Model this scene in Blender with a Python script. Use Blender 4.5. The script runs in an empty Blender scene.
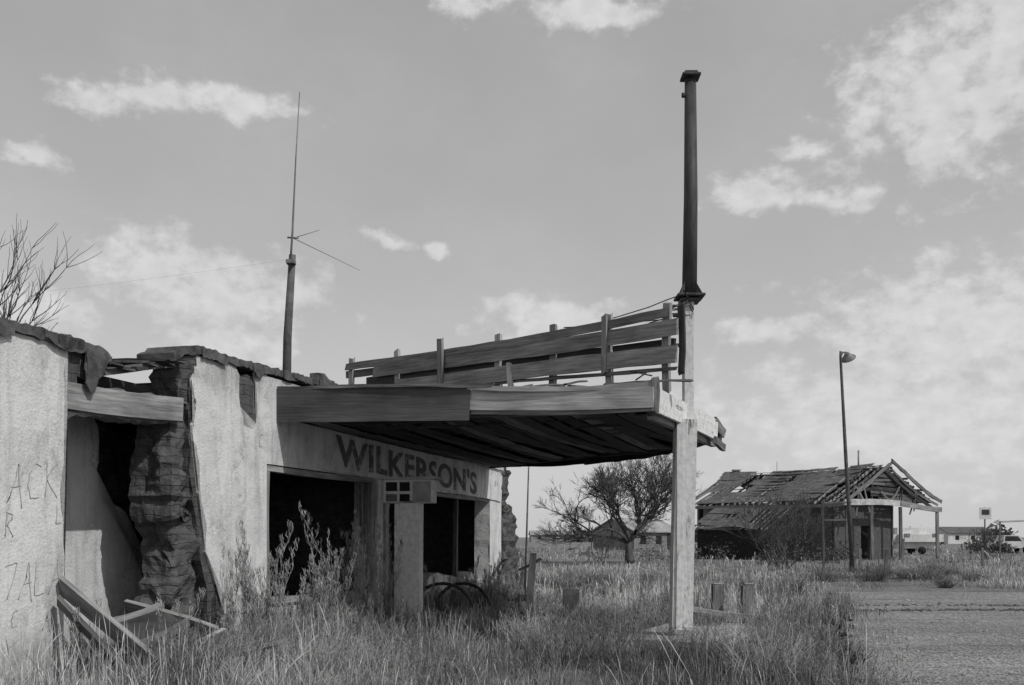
import bpy, bmesh, math, random
import numpy as np
from mathutils import Vector, Matrix, noise as mnoise
random.seed(7); np.random.seed(7)
S=bpy.context.scene; COL=S.collection
R=random.uniform

# ------------------------------------------------------------ materials
def newmat(name):
    m=bpy.data.materials.new(name); m.use_nodes=True
    nt=m.node_tree; nt.nodes.clear()
    out=nt.nodes.new('ShaderNodeOutputMaterial'); b=nt.nodes.new('ShaderNodeBsdfPrincipled')
    b.inputs['Roughness'].default_value=0.9
    b.inputs['Specular IOR Level'].default_value=0.15
    nt.links.new(b.outputs[0],out.inputs[0])
    return m,nt,b
def N(nt,t,**k):
    n=nt.nodes.new(t)
    for a,v in k.items(): setattr(n,a,v)
    return n
def noise(nt,coord,scale=(1,1,1),s=5,detail=6,rough=.6,dist=0):
    mp=N(nt,'ShaderNodeMapping'); mp.inputs['Scale'].default_value=scale
    nt.links.new(coord,mp.inputs[0])
    n=N(nt,'ShaderNodeTexNoise'); n.inputs['Scale'].default_value=s; n.inputs['Detail'].default_value=detail
    n.inputs['Roughness'].default_value=rough; n.inputs['Distortion'].default_value=dist
    nt.links.new(mp.outputs[0],n.inputs['Vector']); return n.outputs[0]
def ramp(nt,f,stops):
    r=N(nt,'ShaderNodeValToRGB'); e=r.color_ramp.elements
    while len(e)<len(stops): e.new(.5)
    for i,(p,v) in enumerate(stops): e[i].position=p; e[i].color=(v,v,v,1)
    nt.links.new(f,r.inputs[0]); return r.outputs[0]
def mul(nt,a,b,mode='MULTIPLY',fac=1.0):
    m=N(nt,'ShaderNodeMixRGB',blend_type=mode)
    if isinstance(fac,(int,float)): m.inputs[0].default_value=fac
    else: nt.links.new(fac,m.inputs[0])
    for i,x in ((1,a),(2,b)):
        if isinstance(x,(int,float)): m.inputs[i].default_value=(x,x,x,1)
        else: nt.links.new(x,m.inputs[i])
    return m.outputs[0]
def bump(nt,b,h,st=.5,d=.02):
    bp=N(nt,'ShaderNodeBump'); bp.inputs['Strength'].default_value=st; bp.inputs['Distance'].default_value=d
    nt.links.new(h,bp.inputs['Height']); nt.links.new(bp.outputs[0],b.inputs['Normal'])
def oc(nt):
    return N(nt,'ShaderNodeTexCoord').outputs['Object']
def objrand(nt,c):
    oi=N(nt,'ShaderNodeObjectInfo'); cb=N(nt,'ShaderNodeCombineXYZ')
    m=N(nt,'ShaderNodeMath',operation='MULTIPLY'); m.inputs[1].default_value=40
    nt.links.new(oi.outputs['Random'],m.inputs[0])
    for i in range(3): nt.links.new(m.outputs[0],cb.inputs[i])
    va=N(nt,'ShaderNodeVectorMath',operation='ADD'); nt.links.new(c,va.inputs[0]); nt.links.new(cb.outputs[0],va.inputs[1])
    return va.outputs[0],oi.outputs['Random']

def mat_stucco(name,lo=.54,hi=.70,patch=.2,thr=.31):
    m,nt,b=newmat(name); c=oc(nt)
    a=ramp(nt,noise(nt,c,s=1.1,detail=8,rough=.65),[(.32,lo),(.62,hi)])
    x=mul(nt,a,ramp(nt,noise(nt,c,scale=(1.3,1.3,.7),s=1.6,detail=9,rough=.75,dist=.6),[(.36,.68),(.5,1)]))
    st=ramp(nt,noise(nt,c,scale=(3,3,.3),s=1.4,detail=5,rough=.6,dist=.3),[(.36,.8),(.48,1)])
    x=mul(nt,x,st)
    fine=noise(nt,c,s=30,detail=5,rough=.7)
    x=mul(nt,x,ramp(nt,fine,[(.3,.84),(.6,1.04)]))
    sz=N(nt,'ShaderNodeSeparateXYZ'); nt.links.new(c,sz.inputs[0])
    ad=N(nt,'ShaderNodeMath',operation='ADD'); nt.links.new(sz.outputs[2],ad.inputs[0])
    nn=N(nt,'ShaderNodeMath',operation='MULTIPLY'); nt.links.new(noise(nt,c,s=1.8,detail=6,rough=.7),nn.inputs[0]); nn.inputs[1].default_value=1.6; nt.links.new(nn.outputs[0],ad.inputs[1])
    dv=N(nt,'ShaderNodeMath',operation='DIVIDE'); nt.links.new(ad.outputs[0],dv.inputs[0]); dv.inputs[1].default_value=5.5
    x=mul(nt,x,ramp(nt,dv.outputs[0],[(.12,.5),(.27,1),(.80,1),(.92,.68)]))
    p=ramp(nt,noise(nt,c,s=2.1,detail=9,rough=.7,dist=.5),[(thr,1),(thr+.02,0)])
    x=mul(nt,x,patch,'MIX',p)
    v=N(nt,'ShaderNodeTexVoronoi',feature='DISTANCE_TO_EDGE'); v.inputs['Scale'].default_value=.55
    mp=N(nt,'ShaderNodeVectorMath',operation='ADD'); nz=N(nt,'ShaderNodeTexNoise'); nz.inputs['Scale'].default_value=1.6; nz.inputs['Detail'].default_value=8; nz.inputs['Roughness'].default_value=.65
    nt.links.new(c,nz.inputs['Vector']); nt.links.new(c,mp.inputs[0]); nt.links.new(nz.outputs[1],mp.inputs[1]); nt.links.new(mp.outputs[0],v.inputs['Vector'])
    cr=ramp(nt,v.outputs['Distance'],[(.0,.45),(.005,1)])
    x=mul(nt,x,cr,fac=ramp(nt,noise(nt,c,s=1.0,detail=3),[(.45,0),(.6,1)]))
    nt.links.new(x,b.inputs['Base Color'])
    bump(nt,b,mul(nt,mul(nt,fine,.35),mul(nt,noise(nt,c,s=2.2,detail=6,rough=.6),p,'SUBTRACT'),'ADD'),.8,.05); return m
def mat_wood(name,lo,hi,grain=1.0,paint=None):
    m,nt,b=newmat(name); c,rnd=objrand(nt,oc(nt))
    g=noise(nt,c,scale=(.7,14,14),s=2.2,detail=7,rough=.65,dist=.25)
    x=ramp(nt,g,[(.3,lo),(.65,hi)])
    x=mul(nt,x,ramp(nt,noise(nt,c,scale=(.6,1.5,1.5),s=1.5,detail=5),[(.3,.55),(.65,1.1)]))
    x=mul(nt,x,ramp(nt,rnd,[(0,.72),(1,1.2)]))
    if paint:
        p=ramp(nt,noise(nt,c,scale=(.5,2.2,2.2),s=2.4,detail=8,rough=.75),[(.36,0),(.41,1)])
        x=mul(nt,x,paint,'MIX',p)
        x=mul(nt,x,ramp(nt,noise(nt,c,s=12,detail=6),[(.3,.75),(.6,1.05)]))
    nt.links.new(x,b.inputs['Base Color']); bump(nt,b,g,.6,.012); return m
def mat_rough(name,lo,hi,s=6,bs=.8,bd=.03,met=0,ro=.95,stretch=(1,1,1),det=7):
    m,nt,b=newmat(name); c,rnd=objrand(nt,oc(nt))
    n=noise(nt,c,scale=stretch,s=s,detail=det,rough=.68)
    x=ramp(nt,n,[(.3,lo),(.68,hi)])
    x=mul(nt,x,ramp(nt,noise(nt,c,s=s*.15,detail=4),[(.3,.7),(.7,1.15)]))
    nt.links.new(x,b.inputs['Base Color']); b.inputs['Roughness'].default_value=ro; b.inputs['Metallic'].default_value=met
    bump(nt,b,n,bs,bd); return m
def mat_adobe(name,lo,hi):
    m,nt,b=newmat(name); c=oc(nt)
    n=noise(nt,c,s=6,detail=8,rough=.7)
    x=ramp(nt,n,[(.3,lo),(.68,hi)])
    br=N(nt,'ShaderNodeTexBrick'); br.inputs['Scale'].default_value=1; br.inputs['Brick Width'].default_value=.38; br.inputs['Row Height'].default_value=.13; br.inputs['Mortar Size'].default_value=.012; br.inputs['Mortar Smooth'].default_value=.8
    sx=N(nt,'ShaderNodeSeparateXYZ'); nt.links.new(c,sx.inputs[0]); 
    ad=N(nt,'ShaderNodeMath',operation='ADD'); nt.links.new(sx.outputs[0],ad.inputs[0]); nt.links.new(sx.outputs[1],ad.inputs[1])
    nz=N(nt,'ShaderNodeTexNoise'); nz.inputs['Scale'].default_value=3; nt.links.new(c,nz.inputs['Vector'])
    az=N(nt,'ShaderNodeMath',operation='MULTIPLY_ADD'); nt.links.new(nz.outputs[0],az.inputs[0]); az.inputs[1].default_value=.16; nt.links.new(sx.outputs[2],az.inputs[2])
    cb=N(nt,'ShaderNodeCombineXYZ'); nt.links.new(ad.outputs[0],cb.inputs[0]); nt.links.new(az.outputs[0],cb.inputs[1]); nt.links.new(cb.outputs[0],br.inputs['Vector'])
    br.inputs['Color1'].default_value=(1,1,1,1); br.inputs['Color2'].default_value=(.75,.75,.75,1); br.inputs['Mortar'].default_value=(.5,.5,.5,1)
    x=mul(nt,x,br.outputs[0],fac=.6); nt.links.new(x,b.inputs['Base Color'])
    bump(nt,b,mul(nt,n,mul(nt,br.outputs[0],.4),'ADD'),.9,.06); return m
def mat_attr(name,rough=.9):
    m,nt,b=newmat(name); a=N(nt,'ShaderNodeAttribute',attribute_name='Col')
    nt.links.new(a.outputs['Color'],b.inputs['Base Color']); b.inputs['Roughness'].default_value=rough
    return m
def mat_worn_letters(name):
    m,nt,b=newmat(name); c=oc(nt)
    p=ramp(nt,noise(nt,c,s=5,detail=9,rough=.78),[(.40,.36),(.47,.11)])
    x=mul(nt,p,ramp(nt,noise(nt,c,s=.9,detail=3),[(.3,.75),(.7,1.35)]))
    nt.links.new(x,b.inputs['Base Color']); return m
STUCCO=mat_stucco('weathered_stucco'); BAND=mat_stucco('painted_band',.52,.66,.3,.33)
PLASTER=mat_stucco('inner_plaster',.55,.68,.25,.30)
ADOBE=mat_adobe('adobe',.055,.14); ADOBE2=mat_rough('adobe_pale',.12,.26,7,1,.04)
TAR=mat_rough('tar_roofing',.04,.15,5,1,.04)
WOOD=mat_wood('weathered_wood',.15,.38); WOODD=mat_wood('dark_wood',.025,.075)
WOODM=mat_wood('grey_wood',.07,.22); WOODL=mat_wood('pale_wood',.28,.55)
PAINTW=mat_wood('peeling_white_paint',.14,.3,paint=.62)
PLY=mat_wood('old_plywood',.085,.13)
STEEL=mat_rough('rusty_steel',.035,.09,4,.3,.01,.2,.6,(3,3,.6)); 
GALV=mat_rough('galvanised_metal',.12,.24,6,.2,.01,.3,.5)
CONC=mat_rough('old_concrete',.2,.4,5,.7,.02)
DARKP=mat_worn_letters('faded_sign_paint')
GRAF=mat_rough('spray_paint',.26,.42,20,.1,.003)
BARK=mat_rough('dead_bark',.05,.12,8,.8,.02,det=4); BARKF=mat_rough('dead_bark_grey',.07,.14,8,.8,.02,det=4)
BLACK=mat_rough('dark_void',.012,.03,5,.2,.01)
WHITEP=mat_rough('white_metal_paint',.5,.7,3,.1,.01,0,.5)
GLASS=mat_rough('dirty_glass',.03,.06,3,.1,.005,0,.15)
GRASSM=mat_attr('dry_grass')

# ------------------------------------------------------------ mesh helpers
def link(ob,parent=None):
    COL.objects.link(ob)
    if parent: ob.parent=parent
    return ob
def E(name,loc=(0,0,0),rz=0):
    o=bpy.data.objects.new(name,None); o.location=loc; o.rotation_euler=(0,0,rz); o.empty_display_size=.3
    return link(o)
def mobj(name,verts,faces,mat,parent=None,smooth=False):
    me=bpy.data.meshes.new(name); me.from_pydata([tuple(v) for v in verts],[],faces); me.materials.append(mat)
    if smooth: me.polygons.foreach_set('use_smooth',[True]*len(me.polygons))
    me.update(); ob=bpy.data.objects.new(name,me); return link(ob,parent)
def beam(name,p0,p1,w,h,mat,parent=None,warp=.012,seg=None,up=(0,0,1),roll=0,endj=.03,sag=0):
    p0=Vector(p0);p1=Vector(p1); L=(p1-p0).length; x=(p1-p0).normalized(); u=Vector(up)
    if abs(x.dot(u))>.98: u=Vector((0,1,0))
    y=u.cross(x).normalized(); z=x.cross(y)
    if roll:
        q=Matrix.Rotation(roll,3,x); y=q@y; z=q@z
    n=seg or max(3,int(L/.45)); vs=[];fs=[]
    ph=R(0,99)
    for i in range(n+1):
        s=i/n
        wy=warp*math.sin(ph+s*3.1); wz=warp*math.sin(ph*2+s*4.3)-sag*4*s*(1-s)
        for (a,c) in ((-1,-1),(1,-1),(1,1),(-1,1)):
            ex=R(-endj,endj) if i in(0,n) else 0
            vs.append((s*L+ex, a*w/2+wy+R(-.2,.2)*warp, c*h/2+wz+R(-.35,.35)*warp))
    for i in range(n):
        for k in range(4):
            a=i*4+k;b=i*4+(k+1)%4; fs.append((a,b,b+4,a+4))
    fs.append((3,2,1,0)); e=n*4; fs.append((e,e+1,e+2,e+3))
    ob=mobj(name,vs,fs,mat,parent)
    M=Matrix((x,y,z)).transposed().to_4x4(); M.translation=p0; ob.matrix_local=M
    return ob
def box(name,c,s,mat,parent=None,rz=0,bev=.01):
    bm=bmesh.new(); bmesh.ops.create_cube(bm,size=1)
    for v in bm.verts: v.co=Vector((v.co.x*s[0],v.co.y*s[1],v.co.z*s[2]))
    if bev: bmesh.ops.bevel(bm,geom=bm.edges[:],offset=bev,segments=1,affect='EDGES')
    me=bpy.data.meshes.new(name); bm.to_mesh(me); bm.free(); me.materials.append(mat)
    ob=bpy.data.objects.new(name,me); ob.location=c; ob.rotation_euler=(0,0,rz); return link(ob,parent)
def rough(pts,step=.15,amp=.04,keep=()):
    out=[];n=len(pts)
    for i in range(n):
        a=Vector(pts[i]);b=Vector(pts[(i+1)%n]); L=(b-a).length
        out.append(tuple(a))
        if i in keep: continue
        k=int(L/step); nr=Vector((-(b-a).y,(b-a).x))/max(L,1e-6)
        for j in range(1,k):
            p=a+(b-a)*(j/k+R(-.2,.2)/k)+nr*R(-amp,amp); out.append(tuple(p))
    return out
def slab(name,pts,y0,y1,mat,parent=None,ax='xz'):
    bm=bmesh.new()
    P=(lambda u,v,w:(u,w,v)) if ax=='xz' else (lambda u,v,w:(u,v,w))
    a=[bm.verts.new(P(u,v,y0)) for u,v in pts]; b=[bm.verts.new(P(u,v,y1)) for u,v in pts]
    n=len(pts); f1=bm.faces.new(a); f2=bm.faces.new(b[::-1])
    for i in range(n): bm.faces.new((a[i],b[i],b[(i+1)%n],a[(i+1)%n]))
    bmesh.ops.triangulate(bm,faces=[f1,f2],ngon_method='EAR_CLIP')
    bmesh.ops.recalc_face_normals(bm,faces=bm.faces[:])
    me=bpy.data.meshes.new(name); bm.to_mesh(me); bm.free(); me.materials.append(mat)
    return link(bpy.data.objects.new(name,me),parent)
def tubes(name,lines,mat,parent=None,sides=5,smooth=True):
    vs=[];fs=[]
    for ln in lines:
        base=len(vs); n=len(ln)
        for i,(p,r) in enumerate(ln):
            p=Vector(p); a=Vector(ln[max(0,i-1)][0]); b=Vector(ln[min(n-1,i+1)][0]); d=(b-a)
            if d.length<1e-6: d=Vector((0,0,1))
            d.normalize(); u=d.cross(Vector((0,0,1)) if abs(d.z)<.9 else Vector((1,0,0))).normalized(); v=d.cross(u)
            for k in range(sides):
                t=2*math.pi*k/sides; vs.append(p+u*math.cos(t)*r+v*math.sin(t)*r)
        for i in range(n-1):
            for k in range(sides):
                a=base+i*sides+k; b=base+i*sides+(k+1)%sides; fs.append((a,b,b+sides,a+sides))
        fs.append(tuple(base+k for k in range(sides))[::-1]); fs.append(tuple(base+(n-1)*sides+k for k in range(sides)))
    return mobj(name,vs,fs,mat,parent,smooth)
def eroded(name,c,s,mat,parent=None,res=.07,amp=.09,fr=2.2,taper=0.0):
    bm=bmesh.new(); nx=max(2,int(s[0]/res));ny=max(2,int(s[1]/res));nz=max(2,int(s[2]/res)); vm={}
    def gv(i,j,k):
        if (i,j,k) not in vm:
            x=(i/nx-.5);y=(j/ny-.5);z=(k/nz-.5)
            p=Vector((x*s[0]*(1-taper*(z+.5)),y*s[1],z*s[2])); q=(p+Vector(c))
            f=mnoise.fractal(q*fr,.9,2.2,5); g_=mnoise.noise(q*fr*.5)
            course=.5+.5*math.cos((q.z+.03*mnoise.noise(q*3))*2*math.pi/.13)
            nrm=Vector((x*2 if abs(x)>.45 else 0,y*2 if abs(y)>.45 else 0,z*2 if abs(z)>.45 else 0))
            if nrm.length>0: nrm.normalize()
            d=amp*(f*1.0+g_*.9)-(.011*course**4 if abs(z)<.45 else 0)
            brick=mnoise.cell(Vector((q.x/.36+ (int(q.z/.13)%2)*.5,q.y/.3,q.z/.13)))
            d+=amp*.3*(brick-.5)
            p=p+nrm*d+Vector((mnoise.noise(q*7)*.02,0,mnoise.noise(q*6+Vector((3,3,3)))*.03))
            if abs(z)>.45 and z>0: p.z+=.14*g_
            vm[(i,j,k)]=bm.verts.new(p)
        return vm[(i,j,k)]
    for (A,Bn,f) in ((nx,ny,lambda a,b,e:(a,b,e*nz)),(nx,nz,lambda a,b,e:(a,e*ny,b)),(ny,nz,lambda a,b,e:(e*nx,a,b))):
        for e in (0,1):
            for a in range(A):
                for b in range(Bn):
                    bm.faces.new([gv(*f(a,b,e)),gv(*f(a+1,b,e)),gv(*f(a+1,b+1,e)),gv(*f(a,b+1,e))])
    bmesh.ops.recalc_face_normals(bm,faces=bm.faces[:])
    off=Vector(c)
    for v in bm.verts: v.co+=off
    me=bpy.data.meshes.new(name); bm.to_mesh(me); bm.free(); me.materials.append(mat)
    return link(bpy.data.objects.new(name,me),parent)

# ------------------------------------------------------------ store building
B=E('abandoned_store_building',(-5,11,0),math.atan2(.961,.278))
def st(n,p,keep=(),y0=-.035,y1=0,mat=STUCCO,step=.10,amp=.04): return slab(n,rough(p,step,amp,keep),y0,y1,mat,B)
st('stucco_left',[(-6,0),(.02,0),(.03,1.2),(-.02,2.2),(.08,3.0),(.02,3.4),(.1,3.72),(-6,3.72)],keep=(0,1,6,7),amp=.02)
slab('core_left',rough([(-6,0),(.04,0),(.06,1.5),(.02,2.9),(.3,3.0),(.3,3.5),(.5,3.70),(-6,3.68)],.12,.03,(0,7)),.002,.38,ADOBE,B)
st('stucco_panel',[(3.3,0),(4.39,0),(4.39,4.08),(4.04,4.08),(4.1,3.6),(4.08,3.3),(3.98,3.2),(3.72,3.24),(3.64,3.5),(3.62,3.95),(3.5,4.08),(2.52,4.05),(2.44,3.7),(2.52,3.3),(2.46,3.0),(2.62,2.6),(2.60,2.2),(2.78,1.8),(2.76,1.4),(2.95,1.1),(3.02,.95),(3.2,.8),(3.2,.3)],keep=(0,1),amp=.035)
slab('core_panel',rough([(2.9,0),(4.385,0),(4.385,4.0),(2.44,3.95),(2.42,2.9),(2.5,2.1),(2.68,1.4),(2.85,.9)],.12,.03,(0,1)),.002,.4,ADOBE,B)
eroded('broken_jamb',(2.36,.27,1.0),(.58,.5,2.0),ADOBE,B,amp=.13,taper=.1)
eroded('broken_jamb',(2.28,.25,2.6),(.52,.5,1.5),ADOBE,B,amp=.12)
eroded('broken_top',(2.34,.2,3.68),(.32,.42,.66),ADOBE,B,amp=.07)
eroded('broken_top',(.36,.18,3.56),(.5,.4,.34),ADOBE,B,amp=.07)
eroded('broken_sill',(1.6,.25,.12),(3.2,.5,.3),ADOBE,B,amp=.12)
st('lintel_plaster',[(.1,2.98),(2.25,3.08),(2.25,3.42),(.62,3.36),(.3,3.3),(.12,3.35)],y0=.03,y1=.34,mat=ADOBE2,amp=.03)
beam('lintel_timber',(.05,.02,3.17),(2.2,.0,3.27),.12,.30,WOOD,B,warp=.015)
slab('wall_over_window',[(4.395,2.72),(9.0,2.72),(9.0,4.06),(4.395,4.06)],-.033,.38,STUCCO,B)
slab('wall_over_shop',[(9.003,2.62),(16.8,2.62),(16.8,3.95),(9.003,4.0)],-.028,.38,STUCCO,B)
slab('sign_band',rough([(6.3,2.74),(9.2,2.72),(16.7,2.56),(16.8,3.38),(9.2,3.46),(6.3,3.52)],.25,.014),-.075,-.036,BAND,B)
beam('band_top_trim',(4.9,-.1,3.6),(16.7,-.1,3.46),.05,.08,WOODL,B,warp=.02)
st('wall_under_window',[(4.395,0),(8.3,0),(8.3,.5),(6.5,.58),(4.395,.62)],keep=(0,1,4),amp=.03,y1=.36)
slab('pilaster',rough([(8.32,0),(9.0,0),(8.98,2.715),(8.34,2.715)],.2,.012),-.06,.36,STUCCO,B)
beam('pilaster_board',(8.42,-.09,0.1),(8.42,-.09,2.7),.16,.05,PAINTW,B)
beam('pilaster_board',(8.86,-.09,0.1),(8.86,-.09,2.7),.16,.05,WOODL,B)
st('low_wall_shop',[(10.6,0),(15.6,0),(15.6,.35),(14.2,.75),(13.1,.45),(12.2,.75),(11.4,.75),(10.9,.3)],keep=(0,),y1=.3,amp=.06)
slab('end_pilaster',rough([(15.75,0),(16.8,0),(16.8,2.6),(15.75,2.6)],.2,.02),-.04,.38,STUCCO,B)
beam('mullion',(13.3,.05,.2),(13.3,.05,2.6),.1,.1,WOODM,B)
eroded('broken_end_wall',(17.7,.25,1.25),(1.8,.5,2.5),ADOBE,B,res=.1,amp=.16,taper=.35)
eroded('broken_end_top',(17.25,.22,2.95),(1.0,.45,1.1),ADOBE,B,res=.1,amp=.14)
for n,a,b in (('frame_top',(4.4,.03,2.66),(8.3,.03,2.66)),('frame_side',(4.46,.03,.62),(4.46,.03,2.62)),('frame_side',(8.22,.03,.5),(8.22,.03,2.62)),('sill',(4.3,-.04,.64),(8.4,-.04,.55)),
            ('frame_top',(9.2,.03,2.57),(15.7,.03,2.57))):
    beam(n,a,b,.12,.09,WOOD,B)
beam('frame_inner',(8.05,.08,.6),(8.05,.08,2.6),.05,.05,GALV,B)
# interior
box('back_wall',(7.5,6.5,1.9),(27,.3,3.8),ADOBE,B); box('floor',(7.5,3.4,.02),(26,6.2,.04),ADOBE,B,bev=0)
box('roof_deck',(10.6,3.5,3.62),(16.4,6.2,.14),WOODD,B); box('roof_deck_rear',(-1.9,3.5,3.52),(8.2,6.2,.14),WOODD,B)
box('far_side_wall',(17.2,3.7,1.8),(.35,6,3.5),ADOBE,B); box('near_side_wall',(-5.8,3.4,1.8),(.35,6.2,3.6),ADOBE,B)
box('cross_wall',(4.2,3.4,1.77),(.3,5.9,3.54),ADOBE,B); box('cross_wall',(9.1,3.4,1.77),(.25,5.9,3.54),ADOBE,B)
slab('inner_wall',rough([(-1.5,.03),(4.0,.03),(3.75,.45),(3.3,.8),(2.95,1.2),(2.78,1.5),(2.78,1.85),(2.55,2.02),(2.15,2.08),(2.1,2.5),(2.14,3.0),(1.98,3.44),(-1.5,3.44)],.1,.035,(0,1,11,12)),1.2,1.45,PLASTER,B)
eroded('inner_broken_adobe',(3.1,1.75,1.6),(1.3,.4,3.1),ADOBE,B,res=.1,amp=.12)
beam('ceiling_joist',(.3,.6,3.36),(4,.6,3.36),.1,.18,WOODD,B); beam('ceiling_joist',(.3,1.1,3.36),(4,1.1,3.36),.1,.18,WOODD,B)
for i in range(9): beam('ceiling_joist',(4.5+i*1.35,.4,3.4),(4.5+i*1.35,6.3,3.4),.08,.2,WOODD,B)
beam('fallen_joist',(4.8,1.5,3.2),(7.6,2.6,.6),.1,.16,WOODD,B); beam('fallen_joist',(10.2,1.5,.5),(12.6,1.2,2.9),.1,.14,WOODM,B)
def cap(n,line,th,y0,y1):
    top=[(t,z+th/2) for t,z in line]; bot=[(t,z-th/2) for t,z in line][::-1]
    slab(n,rough(bot[::-1]+top[::-1],.07,.022),y0,y1,TAR,B)
    for (a,b) in zip(line,line[1:]):
        L_=b[0]-a[0]; k=int(L_/.55)
        for i in range(k):
            f=(i+R(0,1))/k; t_=a[0]+L_*f; z_=a[1]+(b[1]-a[1])*f
            if t_<-2 or t_>7: continue
            w_=R(.2,.7)
            slab('torn_felt_flap',rough([(t_-w_/2,z_+.04),(t_+w_/2,z_+.04),(t_+w_/2,z_-R(.03,.12)),(t_,z_-R(.04,.16)),(t_-w_/2,z_-R(.03,.12))],.05,.014),y0-.02,y0-.008,TAR,B)
            if R(0,1)<.35: eroded('cap_lump',(t_,y0+.1,z_+.04),(R(.2,.5),.2,R(.04,.07)),TAR,B,res=.07,amp=.03,fr=4)
cap('parapet_cap',[(-6,3.74),(-2,3.76),(-.8,3.77),(.0,3.78),(.55,3.76),(.75,3.68)],.11,-.08,.45)
cap('parapet_cap',[(2.0,3.94),(2.3,4.08),(2.6,4.13),(3.4,4.13),(4.4,4.15),(5.4,4.18),(6.6,4.22),(9,4.12),(16.8,3.98)],.11,-.07,.5)
for i in range(7):
    t=.75+i*.22; z=3.58+i*.055
    beam('torn_roof_board',(t,-.05+R(-.08,.05),z+R(-.05,.05)),(t+.05,1.6,z+.02),.2,.035,WOODD if i%2 else TAR,B,warp=.02,roll=R(-.2,.2))
beam('roof_edge_board',(.7,.15,3.54),(2.3,.1,3.9),.1,.09,WOODM,B)
slab('hanging_tarpaper',rough([(.34,3.3),(.44,3.24),(.6,3.5),(.75,3.72),(.35,3.74),(.3,3.55)],.05,.03),-.1,-.085,TAR,B)
# lettering
cu=bpy.data.curves.new('sign_lettering','FONT'); cu.body="WILKERSON'S"; cu.size=.76; cu.extrude=.004; cu.offset=.020; cu.space_character=1.06
t=bpy.data.objects.new('sign_lettering',cu); COL.objects.link(t); bpy.context.view_layer.update()
dg=bpy.context.evaluated_depsgraph_get(); me=bpy.data.meshes.new_from_object(t.evaluated_get(dg)); bpy.data.objects.remove(t)
xs=[v.co.x for v in me.vertices]; ys=[v.co.y for v in me.vertices]; x0,x1,y0,y1=min(xs),max(xs),min(ys),max(ys)
for v in me.vertices:
    a=(v.co.x-x0)/(x1-x0); c=(v.co.y-y0)/(y1-y0); zc=v.co.z
    v.co=Vector((6.65+7.9*a+.02*math.sin(a*37), -.082-zc, 2.84-.17*a+c*.56+.015*math.sin(a*29+1)))
me.flip_normals()
me.materials.clear(); me.materials.append(DARKP); link(bpy.data.objects.new('sign_lettering',me),B)
# graffiti
def stroke(pts): 
    out=[]
    for (a,b) in zip(pts,pts[1:]):
        for i in range(4): f=i/4; out.append((Vector((a[0]+(b[0]-a[0])*f+R(-.008,.008),-.036,a[1]+(b[1]-a[1])*f+R(-.008,.008))),.007))
    out.append((Vector((pts[-1][0],-.036,pts[-1][1])),.006)); return out
G=[]
def letter(ch,x,z,s):
    D={'A':[[(0,0),(.3,.6),(.42,1),(.5,.5),(.7,-.1)],[(.15,.4),(.6,.45)]],'L':[[(0,1),(.05,0),(.55,.05)]],'R':[[(0,0),(0,1),(.4,.95),(.45,.7),(.05,.5),(.6,0)]],'C':[[(.6,.9),(.3,.95),(.08,.7),(.02,.4),(.2,.05),(.6,.1)]],'K':[[(0,1),(0,0)],[(.6,1),(.0,.5),(.6,0)]],'7':[[(0,.9),(.6,1),(.2,0)]]}
    for l in D[ch]: G.append(stroke([(x+a*s*.7+b*s*.1,z+b*s) for a,b in l]))
for i,c in enumerate('ACK'): letter(c,-.8+i*.27,2.0+R(-.06,.03),.42)
letter('R',-.82,1.6,.25)
for i,c in enumerate('7ALA'): letter(c,-.85+i*.21,1.0+R(-.05,.05),.38)
letter('L',-.1,1.75,.2); letter('C',-.75,.65,.2); letter('A',-.3,.6,.22)
letter('C',4.15,2.95,.22)
tubes('graffiti',G,GRAF,B,4)

P=E('box_sign_on_post',(-1.86,18,0),math.radians(-6))
beam('post',(0,0,0),(0,0,2.2),.46,.34,PAINTW,P,warp=.008,up=(0,1,0))
box('box_case',(0.02,-.02,2.42),(.9,.42,.42),PAINTW,P,bev=.015)
for x,z,w,h,m in ((-.27,2.5,.2,.16,BLACK),(-.03,2.5,.18,.16,BLACK),(-.27,2.3,.2,.13,WOODM),(-.03,2.3,.18,.13,BLACK)):
    box('cell',(x,-.235,z),(w,.03,h),m,P,bev=.004)
box('blank_panel',(.28,-.24,2.41),(.32,.04,.36),CONC,P,bev=.006)
beam('top_rail',(-.5,-.02,2.66),(.55,-.02,2.65),.5,.05,WOODL,P)

# ------------------------------------------------------------ canopy
C=E('gas_station_canopy')
A_=Vector((-3.68,15.57,0));B_=Vector((2.0,13.93,0));C_=Vector((3.5,16.75,0));D_=Vector((-.62,26.0,0))
def V(p,z): return Vector((p.x,p.y,z))
K=8
far=[]
for i in range(K+1):
    f=i/K; p=C_.lerp(D_,f); bow=.9*math.sin(math.pi*f)
    q=Vector((D_.y-C_.y,-(D_.x-C_.x),0)).normalized()*bow; far.append(V(p+q,3.42+.2*f-.06*math.sin(math.pi*f)))
poly=[V(A_,3.72),V(B_,3.55)]+far
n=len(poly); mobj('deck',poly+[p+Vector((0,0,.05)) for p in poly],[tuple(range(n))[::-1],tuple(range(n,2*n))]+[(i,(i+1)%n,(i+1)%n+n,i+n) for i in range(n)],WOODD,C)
n=15
for i in range(n):
    f=(i+.4)/n
    a=A_.lerp(D_,f); b=B_.lerp(C_,f); za=3.60-.04*f; zb=3.44-.10*f
    if f>.75: k=(f-.75)/.25; b=C_.lerp(far[2].copy(),k); b.z=0
    beam('joist',V(a,za)+Vector((.02,0,0)),V(b,zb+R(-.02,.02))+Vector((-.06,0,0)),.06,.18,WOODM if i%5==0 else WOODD,C,warp=.03,sag=R(.0,.05))
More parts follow.
